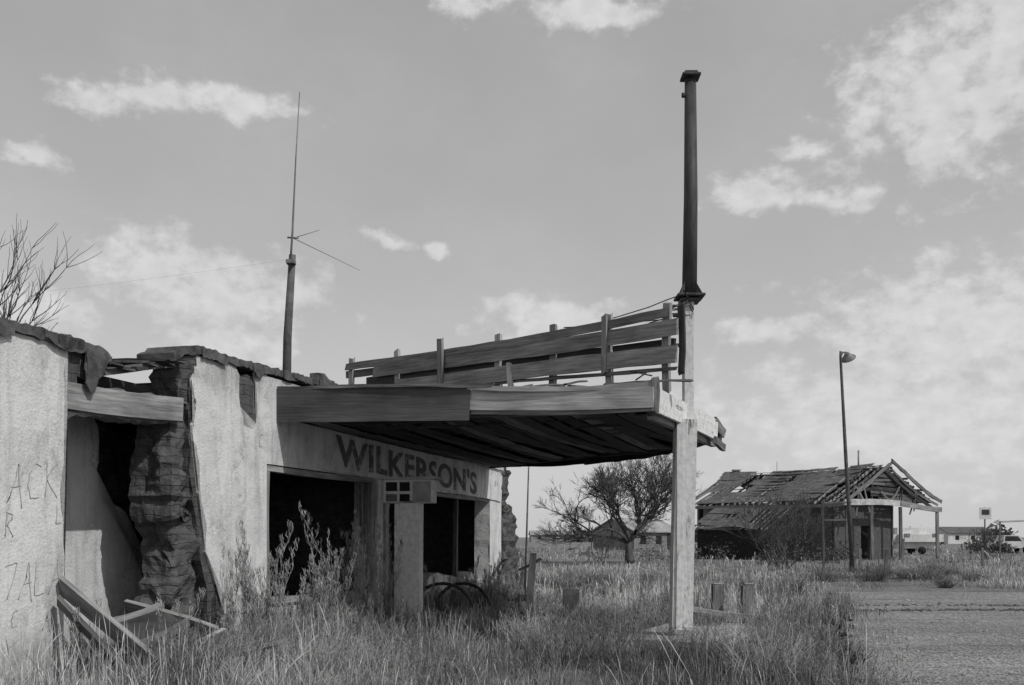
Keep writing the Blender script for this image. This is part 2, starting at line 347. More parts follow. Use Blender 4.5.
for i in range(22):
    f=(i+.5)/22
    if i in(7,): continue
    a=A_.lerp(B_,f); b=D_.lerp(C_,f)
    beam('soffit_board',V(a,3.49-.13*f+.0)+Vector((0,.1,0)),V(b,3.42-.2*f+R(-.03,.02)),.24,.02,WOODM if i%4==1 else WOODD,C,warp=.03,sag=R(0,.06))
nrm=Vector((-.278,-.961,0))
m1=A_.lerp(B_,.54)
beam('plywood_fascia',V(A_,3.655)+nrm*.05,V(m1,3.565)+nrm*.05,.03,.52,PLY,C,warp=.008)
beam('fascia_plank',V(m1,3.60)+nrm*.03,V(B_,3.55)+nrm*.03,.05,.29,WOODL,C,warp=.02)
beam('fascia_plank_top',V(m1,3.785)+nrm*.04,V(B_,3.725)+nrm*.04,.05,.07,WOODL,C,warp=.02,sag=.02)
beam('fascia_lower_edge',V(m1,3.44)+nrm*.01,V(B_,3.385)+nrm*.01,.04,.08,WOODM,C,warp=.02)
beam('deck_edge',V(A_,3.95)+nrm*-.05,V(A_.lerp(B_,.6),3.80)-nrm*.05,.25,.05,WOODM,C,warp=.03,sag=.02)
outd=(C_-B_).normalized(); on=Vector((outd.y,-outd.x,0))
beam('outer_fascia',V(B_,3.52)+on*.03,V(B_+outd*2.9,3.36)+on*.03,.05,.34,PAINTW,C,warp=.02)
beam('outer_fascia_inner',V(B_+outd*.1,3.36)-on*.12,V(B_+outd*3.25,3.25)-on*.12,.1,.22,WOOD,C,warp=.02)
beam('corner_block',V(B_,3.35),V(B_,3.84),.1,.1,WOODM,C,up=(0,1,0))
for a,b in zip(far,far[1:]): beam('far_fascia',a-Vector((0,0,.1)),b-Vector((0,0,.1)),.05,.24,WOODD,C,endj=.01)
beam('broken_end',V(B_+outd*2.7,3.18)+on*.05,V(B_+outd*3.3,3.10)+on*.05,.06,.12,WOODM,C)
beam('broken_end',V(B_+outd*2.8,3.5)+on*.02,V(B_+outd*3.35,3.36)+on*.02,.05,.14,WOOD,C,roll=.3)
for i in range(12):
    a=A_.lerp(B_,R(.5,1)); beam('loose_slat',V(a,3.82)+Vector((R(-.2,.2),R(.1,.6),0)),V(a,3.84)+Vector((R(.2,.7),R(.2,1),R(0,.12))),.08,.025,WOODM,C)
tubes('bent_strap',[[(Vector((1.75,14.1,3.82)),.012),(Vector((1.9,14.05,3.92)),.012),(Vector((1.7,14.3,3.98)),.012),(Vector((2.0,14.2,3.9)),.012)]],STEEL,C)
beam('support_post',(2.56,15.02,.1),(2.60,14.98,3.36),.31,.30,PAINTW,C,warp=.012,up=(0,1,0),endj=.005)
beam('post_trim',(2.49,14.85,.1),(2.5,14.81,3.3),.09,.02,PAINTW,C,warp=.008,up=(0,1,0))
box('post_base',(2.57,15.02,.16),(.38,.36,.18),CONC,C,bev=.04)

# ------------------------------------------------------------ slatted signboard
W=E('wooden_signboard')
Rr=Vector((2.42,14.32,0)); Ll=Vector((-3.45,20.0,0)); dd=(Rr-Ll).normalized(); fn=Vector((dd.y,-dd.x,0))
def sb(f,z,o=0): p=Rr.lerp(Ll,f); return Vector((p.x,p.y,z))+fn*o
beam('plank_top',sb(0.02,4.86,.06),sb(.97,4.96,.06),.035,.13,WOOD,W,warp=.02,sag=.05)
beam('plank_upper',sb(.0,4.64,.066),sb(.86,4.79,.066),.035,.24,WOOD,W,warp=.025,sag=.04)
beam('plank_lower',sb(.0,4.20,.066),sb(.78,4.45,.066),.035,.25,WOOD,W,warp=.025,sag=-.01)
beam('plank_lower_edge',sb(.0,4.04,.06),sb(.5,4.2,.06),.035,.05,WOODM,W,warp=.02)
beam('plank_back',sb(.02,4.40,-.07),sb(.9,4.60,-.07),.03,.22,WOODD,W,warp=.02)
beam('plank_back',sb(.3,4.70,-.07),sb(.98,4.82,-.07),.03,.14,WOODM,W,warp=.02)
beam('plank_back',sb(.45,4.28,-.07),sb(.98,4.46,-.07),.03,.2,WOOD,W,warp=.02)
for i,(f,fr,z1) in enumerate(((.03,-.02,5.02),(.16,-.02,5.0),(.305,-.02,5.02),(.45,-.02,5.04),(.615,.1,5.12),(.78,-.02,5.12),(.96,-.02,5.16))):
    beam('stud',sb(f,3.7,fr),sb(f+R(-.004,.004),z1,fr),.06,.12,WOODL if i%2 else WOOD,W,up=tuple(dd),warp=.012)
beam('half_stud',sb(.16,4.1,.1),sb(.16,4.98,.1),.05,.09,WOOD,W,up=tuple(dd)); beam('half_stud',sb(.40,4.0,.1),sb(.41,4.5,.1),.05,.09,WOODL,W,up=tuple(dd))
beam('end_board',sb(-.005,3.95,.03),sb(-.005,4.90,.03),.03,.1,WOODD,W,up=tuple(dd))
cab=[]
for k in range(5):
    a=sb(R(.05,.35),4.86+R(-.15,.12)); b=Vector((2.66,14.95,5.15+R(-.25,.15))); l=[]
    for i in range(9):
        s=i/8; p=a.lerp(b,s); p.z-=math.sin(s*math.pi)*R(.02,.1); p+=Vector((R(-.02,.02),0,R(-.02,.02))); l.append((p,.009))
    cab.append(l)
for k in range(5):
    a=Vector((2.45+R(-.1,.2),14.7,4.9+R(-.4,.4))); cab.append([(a,.01),(a+Vector((R(-.15,.1),0,R(-.2,.2))),.01),(a+Vector((R(-.15,.12),0,R(-.3,.1))),.008)])
tubes('tangled_cable',cab,STEEL,W,4)

# ------------------------------------------------------------ steel pole
Q=E('steel_sign_pole')
tubes('pole',[[(Vector((2.70,15.15,5.27)),.115),(Vector((2.72,15.15,6.8)),.105),(Vector((2.715,15.15,8.55)),.088)]],STEEL,Q,16)
box('flange',(2.70,15.15,5.25),(.42,.42,.04),STEEL,Q); box('flange_lower',(2.70,15.15,5.19),(.3,.3,.05),STEEL,Q)
for k in range(4):
    an=k*math.pi/2+.78; mobj('gusset',[(2.70+.1*math.cos(an),15.15+.1*math.sin(an),5.27),(2.70+.24*math.cos(an),15.15+.24*math.sin(an),5.27),(2.70+.1*math.cos(an),15.15+.1*math.sin(an),5.5)],[(0,1,2)],STEEL,Q)
box('cap_plate',(2.715,15.15,8.60),(.28,.28,.04),STEEL,Q); box('cap',(2.715,15.15,8.64),(.2,.2,.05),STEEL,Q)
tubes('clamp',[[(Vector((2.60,15.1,8.27)),.03),(Vector((2.60,15.1,8.33)),.03)]],STEEL,Q,8)
beam('channel',(2.67,15.1,3.3),(2.68,15.12,5.17),.16,.1,PAINTW,Q,up=(0,1,0),warp=.006)
beam('channel_edge',(2.59,15.02,3.6),(2.60,15.04,5.17),.03,.04,GALV,Q,up=(0,1,0),warp=.004)
box('bracket',(2.53,15.05,4.95),(.2,.06,.05),STEEL,Q); box('bracket',(2.53,15.05,4.5),(.16,.06,.05),STEEL,Q)

# ------------------------------------------------------------ antenna mast
M=E('antenna_mast')
tubes('wood_pole',[[(Vector((-4.10,18.05,3.6)),.085),(Vector((-4.06,18,5.2)),.075),(Vector((-3.97,18,6.7)),.062)]],BARKF,M,10)
tubes('rod',[[(Vector((-4.0,17.92,6.4)),.022),(Vector((-3.96,17.94,7.05)),.020),(Vector((-3.90,17.95,8.4)),.013),(Vector((-3.83,17.95,9.62)),.008)],
             [(Vector((-3.97,17.95,6.98)),.008),(Vector((-3.5,18.1,7.18)),.005)],
             [(Vector((-3.97,17.95,7.0)),.007),(Vector((-2.75,18.0,6.42)),.004)],
             [(Vector((-4.05,17.95,7.0)),.018),(Vector((-3.85,17.95,6.99)),.018)]],GALV,M,5)
box('clamp',(-3.98,17.93,6.55),(.16,.14,.08),GALV,M)
a=Vector((-4.0,18,6.62));b=Vector((-26,24,8.2))
wo=E('overhead_wire'); tubes('wire',[[(a.lerp(b,i/24)-Vector((0,0,.9*math.sin(math.pi*i/24))),.0016) for i in range(25)]],CONC,wo,3)

# ------------------------------------------------------------ island, bollards, debris
I=E('pump_island',(2.75,15.1,0),math.radians(-25)); 
slab('kerb',rough([(-.75,-1.1),(.75,-1.1),(.9,-.9),(.9,2.2),(.7,2.4),(-.7,2.4),(-.9,2.2),(-.9,-.9)],.3,.02),-.02,.12,CONC,I,'xy')
for k,(x,y,h) in enumerate(((3.70,18.0,.74),(4.16,17.6,.76))):
    o=E('bollard',(x,y,0)); beam('timber',(0,0,0),(.01,0,h),.19,.19,WOOD,o,up=(0,1,0),warp=.01); box('chamfered_top',(0.01,0,h+.012),(.17,.17,.03),WOOD,o,bev=.012)
o=E('wooden_rail'); beam('rail',(3.0,17.2,.36),(4.15,17.1,.22),.14,.09,WOODL,o); beam('foot',(3.1,17.2,0),(3.1,17.2,.33),.1,.1,WOODM,o,up=(0,1,0)); beam('foot',(4.0,17.15,0),(4.0,17.15,.2),.1,.1,WOODM,o,up=(0,1,0))
F=E('fallen_window_frame')
beam('long_board',(-4.95,10.95,1.08),(-3.72,10.45,.22),.05,.26,WOOD,F,roll=.5); beam('long_board_lower',(-4.93,10.8,.92),(-3.85,10.25,.1),.05,.14,WOODM,F,roll=.5)
beam('back_board',(-4.55,11.7,.82),(-3.35,11.4,.5),.05,.15,WOOD,F,roll=.6); beam('cross_board',(-3.75,10.4,.22),(-3.3,11.4,.52),.05,.12,WOOD,F,roll=.4)
beam('cross_board',(-4.35,10.75,.66),(-4.1,11.6,.78),.05,.1,WOOD,F); beam('cross_board',(-4.0,10.6,.42),(-3.7,11.5,.64),.05,.09,WOODM,F)
mobj('glass_pane',[(-4.3,10.8,.66),(-4.02,10.62,.46),(-3.75,11.45,.64),(-4.08,11.5,.76)],[(0,1,2,3)],GLASS,F)
F2=E('plank_pile')
for i in range(16):
    x=R(-5,-3.2);y=R(11,12.5);a=R(0,3.1);L=R(.4,1.3); beam('plank',(x,y,R(.03,.3)),(x+math.cos(a)*L,y+math.sin(a)*L*.6,R(.03,.45)),.12,.03,random.choice([WOOD,WOODM,WOODD]),F2)
bm=bmesh.new()
def stone(c,s):
    r=bmesh.ops.create_icosphere(bm,subdivisions=1,radius=s)['verts']
    k=Vector((R(.7,1.3),R(.7,1.3),R(.5,.9)))
    for v in r: v.co=Vector((v.co.x*k.x,v.co.y*k.y,v.co.z*k.z))*R(.8,1.15)+Vector(c)
for i in range(560):
    tt=random.choice([R(.1,3.6),R(.1,3.6),R(.1,3.6),R(16.5,19.5),R(9.5,16)]); o=R(-.7,1.1)
    s=R(.03,.15); stone((-5+.278*tt-.961*o,11+.961*tt+.278*o,max(0,.4-abs(o-.3)*.4)*R(0,1)+s*.3),s)
me=bpy.data.meshes.new('adobe_rubble'); bm.to_mesh(me); bm.free(); me.materials.append(ADOBE2); link(bpy.data.objects.new('adobe_rubble',me))
o=E('leaning_pole'); tubes('pole',[[(Vector((.32,25,.0)),.035),(Vector((.42,25,3.4)),.02)]],WOODM,o,6)
o=E('broken_fence_post'); beam('post',(.35,20,0),(.42,20,1.25),.13,.11,WOODL,o,up=(0,1,0)); beam('arm',(.15,20,.95),(.6,20.1,1.15),.08,.05,WOOD,o)
o=E('broken_fence_post'); beam('post',(1.15,19,0),(1.12,19,.6),.3,.25,CONC,o,up=(0,1,0))
hp=[]
for (cx,cy,r) in ((-1.35,19.5,.6),(-1.0,20.5,.55)):
    hp.append([(Vector((cx+r*math.cos(a),cy-.2*math.cos(a),.15+r*.9*math.sin(a))),.035) for a in [math.pi*i/14 for i in range(15)]])
o=E('bent_metal_hoop'); tubes('hoop',hp,STEEL,o,6)

# ------------------------------------------------------------ street lamp
L=E('street_lamp')
tubes('pole',[[(Vector((15.4,45,0)),.11),(Vector((15.1,45,5)),.085),(Vector((14.85,45,9.7)),.06),(Vector((14.85,45,10.0)),.055)]],BARKF,L,8)
tubes('arm',[[(Vector((14.85,45,9.75)),.04),(Vector((14.95,45,9.95)),.04),(Vector((15.1,45,9.95)),.04)]],GALV,L,6)
bm=bmesh.new(); prof=[(.02,.12),(.10,.10),(.14,.02),(.2,-.05),(.33,-.16),(.35,-.20),(.30,-.19),(.12,-.08)]
rings=[[bm.verts.new((r*math.cos(2*math.pi*k/16),r*math.sin(2*math.pi*k/16),z)) for k in range(16)] for r,z in prof]
for a,b in zip(rings,rings[1:]):
    for k in range(16): bm.faces.new((a[k],a[(k+1)%16],b[(k+1)%16],b[k]))
me=bpy.data.meshes.new('lamp_head'); bm.to_mesh(me); bm.free(); me.materials.append(GALV)
h=bpy.data.objects.new('lamp_head',me); h.location=(15.15,45,9.83); h.rotation_euler=(.5,-.5,0); link(h,L)
tubes('bulb',[[(Vector((15.15,45,9.75)),.06),(Vector((15.2,44.95,9.62)),.09),(Vector((15.22,44.93,9.55)),.04)]],WHITEP,L,8)

# ------------------------------------------------------------ derelict house
random.seed(31)
H=E('derelict_house')
e=Vector((.643,-.766,0)); g=Vector((.766,.643,0)); Rp=Vector((26.4,70,0))
def hp_(l,w,z): p=Rp-e*l+g*w; return Vector((p.x,p.y,z))
ROOF=mat_rough('old_shingles',.06,.17,1.6,.6,.05,stretch=(.8,.8,5))
def quad(n,ps,m,th=.06,par=None):
    a=[Vector(p) for p in ps]; nn=(a[1]-a[0]).cross(a[2]-a[0]).normalized()*th; k=len(a)
    return mobj(n,a+[p-nn for p in a],[tuple(range(k)),tuple(range(2*k-1,k-1,-1))]+[(i,i+k,(i+1)%k+k,(i+1)%k) for i in range(k)],m,par or H)
def ridge(l): return 6.8-.24*math.sin(min(1,max(0,l/14.3))*math.pi)
def slope(l,s):
    w=-5.6*s; z=ridge(l)*(1-s)+4.02*s-.2*math.sin(math.pi*s)*math.sin(l*.6)**2
    return hp_(l,w,z)
nl,ns=30,12
for i in range(nl):
    for j in range(ns):
        l0=14.3*i/nl; l1=14.3*(i+1)/nl; s0=j/ns; s1=(j+1)/ns
        k=mnoise.noise(Vector((l0*.45,s0*2.3,4.2)))
        if l1<2.9-1.6*(1-s0)+R(-.5,.5): continue
        if k>.44: continue
        if l1>14.3-1.7*s1: l1=max(l0+.02,14.3-1.7*s1)
        if l0>14.3-1.7*s1: continue
        dz=Vector((0,0,.10+R(0,.03)))
        a,b,c_,d=[slope(*q)+dz for q in ((l0,s0),(l1,s0),(l1,s1),(l0,s1))]
        mobj('shingle_patch',[a,b,c_,d],[(0,3,2,1)],ROOF,H)
for i in range(26):
    l=-.1+i*.56; beam('rafter',hp_(l,0,ridge(l)-.1),hp_(l,-5.8,3.93),.07,.14,WOODM if i%2 else WOOD,H,warp=.04,sag=R(0,.2))
for i in range(11):
    s=(i+.4)/11
    beam('sheathing',slope(R(-.4,.6),s)+Vector((0,0,.02)),slope(R(2.2,4.6),s)+Vector((0,0,.03)),.16,.03,WOOD if i%3==0 else WOODM,H,warp=.06)
    beam('sheathing',slope(R(3.5,5),s)+Vector((0,0,.02)),slope(14-2*s,s)+Vector((0,0,.03)),.16,.03,WOODD,H,warp=.03)
quad('roof_back',[hp_(0.3,0,6.5),hp_(.3,7,4.2),hp_(14,7,4.3),hp_(14.3,0,6.5)],ROOF)
for w in (.3,2.4,4.6):
    beam('rear_rafter',hp_(-.2,w,6.6-w*.34),hp_(4,w,6.6-w*.34),.1,.15,WOODM,H)
beam('rake_board',hp_(-.3,-.1,6.88),hp_(-.35,7.2,4.25),.08,.26,WOODM,H,warp=.08,sag=.14)
beam('rake_board_under',hp_(-.1,.2,6.5),hp_(-.1,6.9,3.95),.08,.16,WOOD,H,warp=.05,sag=.2)
beam('rake_board_mid',hp_(-.1,-.4,6.3),hp_(-.15,5.9,3.8),.08,.2,WOODD,H,warp=.05,sag=.25)
beam('rake_board_front',hp_(-.3,0,6.8),hp_(-.3,-5.8,4.0),.08,.2,WOODM,H,warp=.05,sag=.1)
for i in range(9):
    w=-4.6+i*1.3+R(-.2,.2); top=6.5-abs(w)*(.46 if w<0 else .34)
    beam('gable_stud',hp_(.15,w,3.9),hp_(.15,w+R(-.25,.25),top),.1,.08,WOODM,H,up=tuple(g))
for i in range(18):
    z=4.15+i*.13; w1=min(6.4,(6.5-z)/.34); w0=w1-R(3,10)
    beam('gable_siding',hp_(.05,max(w0,-(6.5-z)/.46),z+R(-.2,.2)),hp_(.05,w1-.1,z+R(-.08,.08)),.04,.17,random.choice([WOODD,WOODM,WOODM,WOODD]),H,warp=.03)
for i in range(10):
    w=R(-4.5,5.5); beam('hanging_board',hp_(-.1,w,R(4.6,5.4)),hp_(-.15,w+R(-1.5,1.5),R(2.9,4.4)),.04,.15,random.choice([WOOD,WOODM]),H)
beam('tie_beam',hp_(-.25,-5.9,3.95),hp_(-.25,1.2,4.0),.15,.4,WOODL,H,warp=.04)
beam('tie_beam',hp_(-.28,1.25,3.98),hp_(-.2,7.3,3.7),.15,.36,WOOD,H,warp=.05,sag=.1)
beam('front_eave_fascia',hp_(-.2,-5.75,3.85),hp_(12.5,-5.75,3.8),.06,.22,WOODM,H,warp=.06,sag=.12)
def wallq(n,a,b,z0,z1,m,par=None):
    d=(b-a).normalized(); q=Vector((-d.y,d.x,0))*.2
    return mobj(n,[V(a,z0),V(b,z0),V(b,z1),V(a,z1),V(a+q,z0),V(b+q,z0),V(b+q,z1),V(a+q,z1)],[(0,1,2,3),(7,6,5,4),(0,4,5,1),(3,2,6,7),(0,3,7,4),(1,5,6,2)],m,par or H)
wallq('front_wall',hp_(12.4,-4.9,0),hp_(9.0,-4.9,0),0,3.8,ADOBE2); wallq('front_wall',hp_(7.6,-4.9,0),hp_(1.2,-4.9,0),0,3.8,ADOBE)
wallq('front_lintel',hp_(9.0,-4.9,0),hp_(7.6,-4.9,0),2.6,3.8,ADOBE2)
wallq('side_wall',hp_(1.1,-4.9,0),hp_(1.1,-1.6,0),0,3.9,ADOBE); wallq('side_wall',hp_(1.1,-.4,0),hp_(1.1,2.4,0),0,3.9,ADOBE); wallq('side_lintel',hp_(1.1,-1.6,0),hp_(1.1,-.4,0),2.4,3.9,ADOBE)
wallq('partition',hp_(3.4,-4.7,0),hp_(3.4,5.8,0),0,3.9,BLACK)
wallq('rear_wall',hp_(13.6,6,0),hp_(3,6,0),0,4.3,ADOBE2); wallq('end_wall',hp_(13.4,6,0),hp_(13.0,-4.9,0),0,4.3,ADOBE)
for w in (-5.4,-2.2,1.6,6.9): beam('porch_post',hp_(-.15,w,0),hp_(-.15,w+R(-.25,.1),3.75),.2,.18,WOOD if w>5 else WOODM,H,up=(0,1,0))
box('chimney',tuple(hp_(13.2,.2,6.5)),(.5,.5,.9),ADOBE,H); box('chimney_cap',tuple(hp_(13.2,.2,6.98)),(.62,.62,.1),CONC,H)
tubes('vent_pipe',[[(hp_(2.6,.6,6.2),.06),(hp_(2.6,.6,7.9),.06)]],GALV,H,6)
tubes('tv_mast',[[(hp_(9.6,.6,6.2),.02),(hp_(9.6,.6,7.5),.02)]],GALV,H,4)
la,lb,lc,ld=Vector((15.6,74.6,4.1)),Vector((20.0,69.6,4.0)),Vector((17.6,67.9,2.2)),Vector((13.0,72.6,2.3))
for i in range(12):
    for j in range(5):
        f0,f1,s0,s1=i/12,(i+1)/12,j/5,(j+1)/5
        if f0>.66 and R(0,1)<.9: continue
        if mnoise.noise(Vector((f0*5,s0*3,1)))>.3: continue
        q=lambda f,s:(la.lerp(lb,f)).lerp(ld.lerp(lc,f),s)+Vector((0,0,-.1*math.sin(f*9)*s+R(0,.015)))
        mobj('lean_to_patch',[q(f0,s0),q(f0,s1),q(f1,s1),q(f1,s0)],[(0,1,2,3)],ROOF,H)
for i in range(16):
    f=.02+i*.062; beam('lean_to_slat',la.lerp(lb,f)-Vector((0,0,.09)),ld.lerp(lc,f)-Vector((0,0,.09)),.09,.05,WOODL if f>.6 else WOODM,H,warp=.03)
for s in (.15,.4,.65,.9): beam('lean_to_batten',la.lerp(ld,s)-Vector((0,0,.04)),lb.lerp(lc,s)-Vector((0,0,.04)),.1,.04,WOOD,H,warp=.04)
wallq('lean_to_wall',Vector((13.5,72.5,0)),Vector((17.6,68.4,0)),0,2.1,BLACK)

def small_house(name,x,y,w,d,h,rh,rz,wm,rm):
    o=E(name,(x,y,0),rz)
    mobj('walls',[(-w/2,-d/2,0),(w/2,-d/2,0),(w/2,d/2,0),(-w/2,d/2,0),(-w/2,-d/2,h),(w/2,-d/2,h),(w/2,d/2,h),(-w/2,d/2,h),(-w/2,0,h+rh),(w/2,0,h+rh)],
         [(0,1,5,4),(2,3,7,6),(1,2,6,9,5),(3,0,4,8,7)],wm,o)
    for s in(-1,1):
        a=[(-w/2-.3,s*(d/2+.4),h-.15),(w/2+.3,s*(d/2+.4),h-.15),(w/2+.3,0,h+rh+.05),(-w/2-.3,0,h+rh+.05)]
        mobj('roof_slope',a+[(p[0],p[1],p[2]+.12) for p in a],[(0,1,2,3),(7,6,5,4),(0,4,5,1),(1,5,6,2),(2,6,7,3),(3,7,4,0)],rm,o)
    for xx in (-w*.3,w*.05): box('window',(xx,-d/2-.02,h*.55),(1,.06,1),BLACK,o,bev=0)
    box('door',(w*.3,-d/2-.02,1),(.9,.06,2),WOODD,o,bev=0)
    return o
small_house('small_house',15.5,125,8,7,2.3,1.5,.7,ADOBE2,CONC)
small_house('small_house',13,330,14,8,2.4,1.2,.05,CONC,CONC)
small_house('small_house',24,350,12,8,2.4,1.4,-.1,WHITEP,CONC)
small_house('small_house',108,240,12,8,2.6,1.3,.2,WHITEP,ROOF)
T=E('travel_trailer',(37.2,92,0),.15)
bm=bmesh.new(); bmesh.ops.create_cube(bm,size=1)
for v in bm.verts: v.co=Vector((v.co.x*5.2,v.co.y*2.2,v.co.z*1.9+1.5))
bmesh.ops.bevel(bm,geom=bm.edges[:],offset=.6,segments=4,affect='EDGES')
me=bpy.data.meshes.new('shell'); bm.to_mesh(me); bm.free(); me.materials.append(WHITEP); link(bpy.data.objects.new('shell',me),T)
for x in(-1.4,1.4): box('window',(x,-1.11,1.75),(.6,.05,.35),GALV,T,bev=.02)
tubes('wheel',[[(Vector((.2,-1.0,.35)),.35),(Vector((.2,-.8,.35)),.35)],[(Vector((.2,.8,.35)),.35),(Vector((.2,1.0,.35)),.35)]],BLACK,T,14)
T=E('road_sign'); tubes('sign_post',[[(Vector((38.0,80,0)),.06),(Vector((38.0,80,4.0)),.06)]],GALV,T,6); box('sign_face',(38.0,79.9,3.5),(.95,.05,.95),WHITEP,T); box('sign_symbol',(38.0,79.86,3.6),(.6,.04,.4),STEEL,T)
T=E('roadside_barrier'); beam('rail',(36.8,76,2.75),(42,75,2.95),.08,.14,WOODL,T)
for x in (37.2,39.4,41.6): beam('leg',(x,75.9,0),(x,75.9,2.8),.1,.1,WOODM,T,up=(0,1,0))
T=E('parked_pickup_truck',(49.5,100,0),.1)
prof=[(-2.6,.5),(2.6,.5),(2.65,1.05),(1.5,1.15),(.9,1.75),(-.6,1.78),(-.7,1.15),(-2.6,1.12)]
slab('body',prof,-.9,.9,WHITEP,T); slab('side_glass',[(1.25,1.2),(.8,1.68),(-.5,1.7),(-.55,1.2)],-.92,.92,GLASS,T)
tubes('wheel',[[(Vector((x,y-.1,.38)),.38),(Vector((x,y+.1,.38)),.38)] for x in(-1.7,1.7) for y in(-.85,.85)],BLACK,T,14)
T=E('empty_sign_frame'); beam('post',(14.4,46,0),(14.35,46,3.3),.1,.1,WOODM,T,up=(0,1,0)); beam('post',(15.75,46.3,0),(15.7,46.3,3.3),.1,.1,WOODM,T,up=(0,1,0))
beam('rail',(14.3,46,3.2),(15.8,46.3,3.2),.06,.08,WOODM,T); beam('rail',(14.3,46,2.4),(15.8,46.3,2.4),.06,.08,WOODM,T)
for (x,y,h) in ((15.2,40.5,1.1),(23.5,60,1.5),(17.5,50,1.0),(26,55,1.0),(6.5,48,1.1),(4.0,52,1.1)):
    o=E('fence_post'); beam('stake',(x,y,0),(x+R(-.1,.1),y,h),.12,.11,WOODM,o,up=(0,1,0))

# ------------------------------------------------------------ trees
def grow(p,d,L,r,depth,lines,maxd,spread,gravity=.0,wig=.18,kids=(2,4),rmin=.006,side=.55):
    n=4; pts=[(p.copy(),r)]; q=p.copy(); dd_=d.copy()
    for i in range(n):
        dd_=(dd_+Vector((R(-1,1),R(-1,1),R(-.7,.9)))*wig+Vector((0,0,gravity))).normalized()
        q=q+dd_*(L/n); pts.append((q.copy(),max(rmin*.7,r*(1-.5*(i+1)/n))))
        if depth<maxd and i>=1 and random.random()<side:
            a=(dd_+Vector((R(-1,1),R(-1,1),R(-.4,.8)))*spread).normalized()
            grow(q.copy(),a,L*R(.5,.8),max(rmin,r*.5),depth+1,lines,maxd,spread,gravity,wig,kids,rmin,side)
    lines.append(pts)
    if depth<maxd:
        for k in range(random.randint(*kids)):
            a=(dd_+Vector((R(-1,1),R(-1,1),R(-.5,.7)))*spread).normalized()
            grow(q.copy(),a,L*R(.6,.85),max(rmin,r*.55),depth+1,lines,maxd,spread,gravity,wig,kids,rmin,side)
random.seed(21)
o=E('bare_tree'); ln=[]
grow(Vector((7.1,60,0)),Vector((.02,0,1)),1.3,.38,0,ln,0,.6)
top=ln[0][-1][0]
for a in range(8):
    an=a*.8+.4; grow(top.copy(),Vector((math.cos(an)*1.1,math.sin(an)*.5,R(.5,1.1))).normalized(),1.95,.15,1,ln,6,.7,.0,.28,(1,3),.011,.6)
tubes('limbs',ln,BARK,o,3)
random.seed(8)
o=E('bare_tree'); ln=[]
grow(Vector((-15.0,27,0)),Vector((.0,0,1)),4.8,.2,0,ln,0,.3)
top=ln[0][-1][0]
for a in range(7):
    an=a*.9+.2; grow(top.copy(),Vector((math.cos(an)*.75+.1,math.sin(an)*.5,.95)).normalized(),2.1,.055,1,ln,4,.55,.02,.2,(1,3),.006,.5)
tubes('limbs',ln,BARK,o,4)
random.seed(9)
def shrub(name,x,y,n,h,w,mat,r=.02,md=3):
    o=E(name); ln=[]
    for i in range(n):
        an=R(0,6.28); grow(Vector((x+R(-.3,.3)*w,y+R(-.3,.3)*w,0)),Vector((math.cos(an)*R(.1,.8),math.sin(an)*R(.1,.8),1)).normalized(),h*.42,r,0,ln,md,.55,.02,.15,(2,3),.007)
    tubes('branches',ln,mat,o,3)
shrub('bare_shrub',12.2,45,14,3.5,2.6,BARKF,.028); shrub('bare_shrub',13.4,50,8,2.8,2.4,BARK,.03)
shrub('bare_shrub',5.6,58,4,1.8,2.4,BARK,.025); shrub('bare_shrub',15.5,58,6,2.4,2.4,BARK,.03); shrub('bare_shrub',33,70,8,2.2,3,BARK,.03)

# ------------------------------------------------------------ tall weeds
def weeds(items,seed,rs=1.0,seedheads=2):
    random.seed(seed); ln=[]
    for (x,y,h,nb) in items:
        for s in range(random.randint(2,5)):
            an=R(0,6.28); lean=R(.02,.4); d=Vector((math.cos(an)*lean,math.sin(an)*lean,1)).normalized(); p=Vector((x+R(-.15,.15),y+R(-.15,.15),0)); hh=h*R(.45,1)
            pts=[];q=p.copy();n=8
            for i in range(n+1):
                pts.append((q.copy(),rs*.0065*(1-.7*i/n))); d=(d+Vector((R(-.1,.1),R(-.1,.1),.02))).normalized(); q=q+d*hh/n
                if i>=2:
                    for k in range(random.randint(max(0,nb-2),nb)):
                        a=R(0,6.28); b=Vector((math.cos(a)*.5,math.sin(a)*.5,R(.5,1))).normalized(); bl=hh*R(.1,.3)*(1.15-i/n)+.05; m=q+b*bl*.5; m2=q+(b+Vector((0,0,.5))).normalized()*bl
                        ln.append([(q.copy(),rs*.003),(m,rs*.003),(m2,rs*.0024)])
                        for z in range(seedheads):
                            f=R(.4,1); s0=q.lerp(m2,f); ln.append([(s0,rs*.0025),(s0+Vector((R(-.03,.03),R(-.03,.03),R(.03,.07))),rs*.0042),(s0+Vector((R(-.03,.03),R(-.03,.03),R(.07,.11))),.0015)])
            ln.append(pts)
    return ln
WEEDM=mat_rough('weed_stalk',.24,.46,5,.1,.003,det=2)
WEEDD=mat_rough('weed_stalk_dark',.12,.26,5,.1,.003,det=2)
def facade(t,o): return (-5+.278*t+.961*o,11+.961*t-.278*o)
it=[]
random.seed(3)
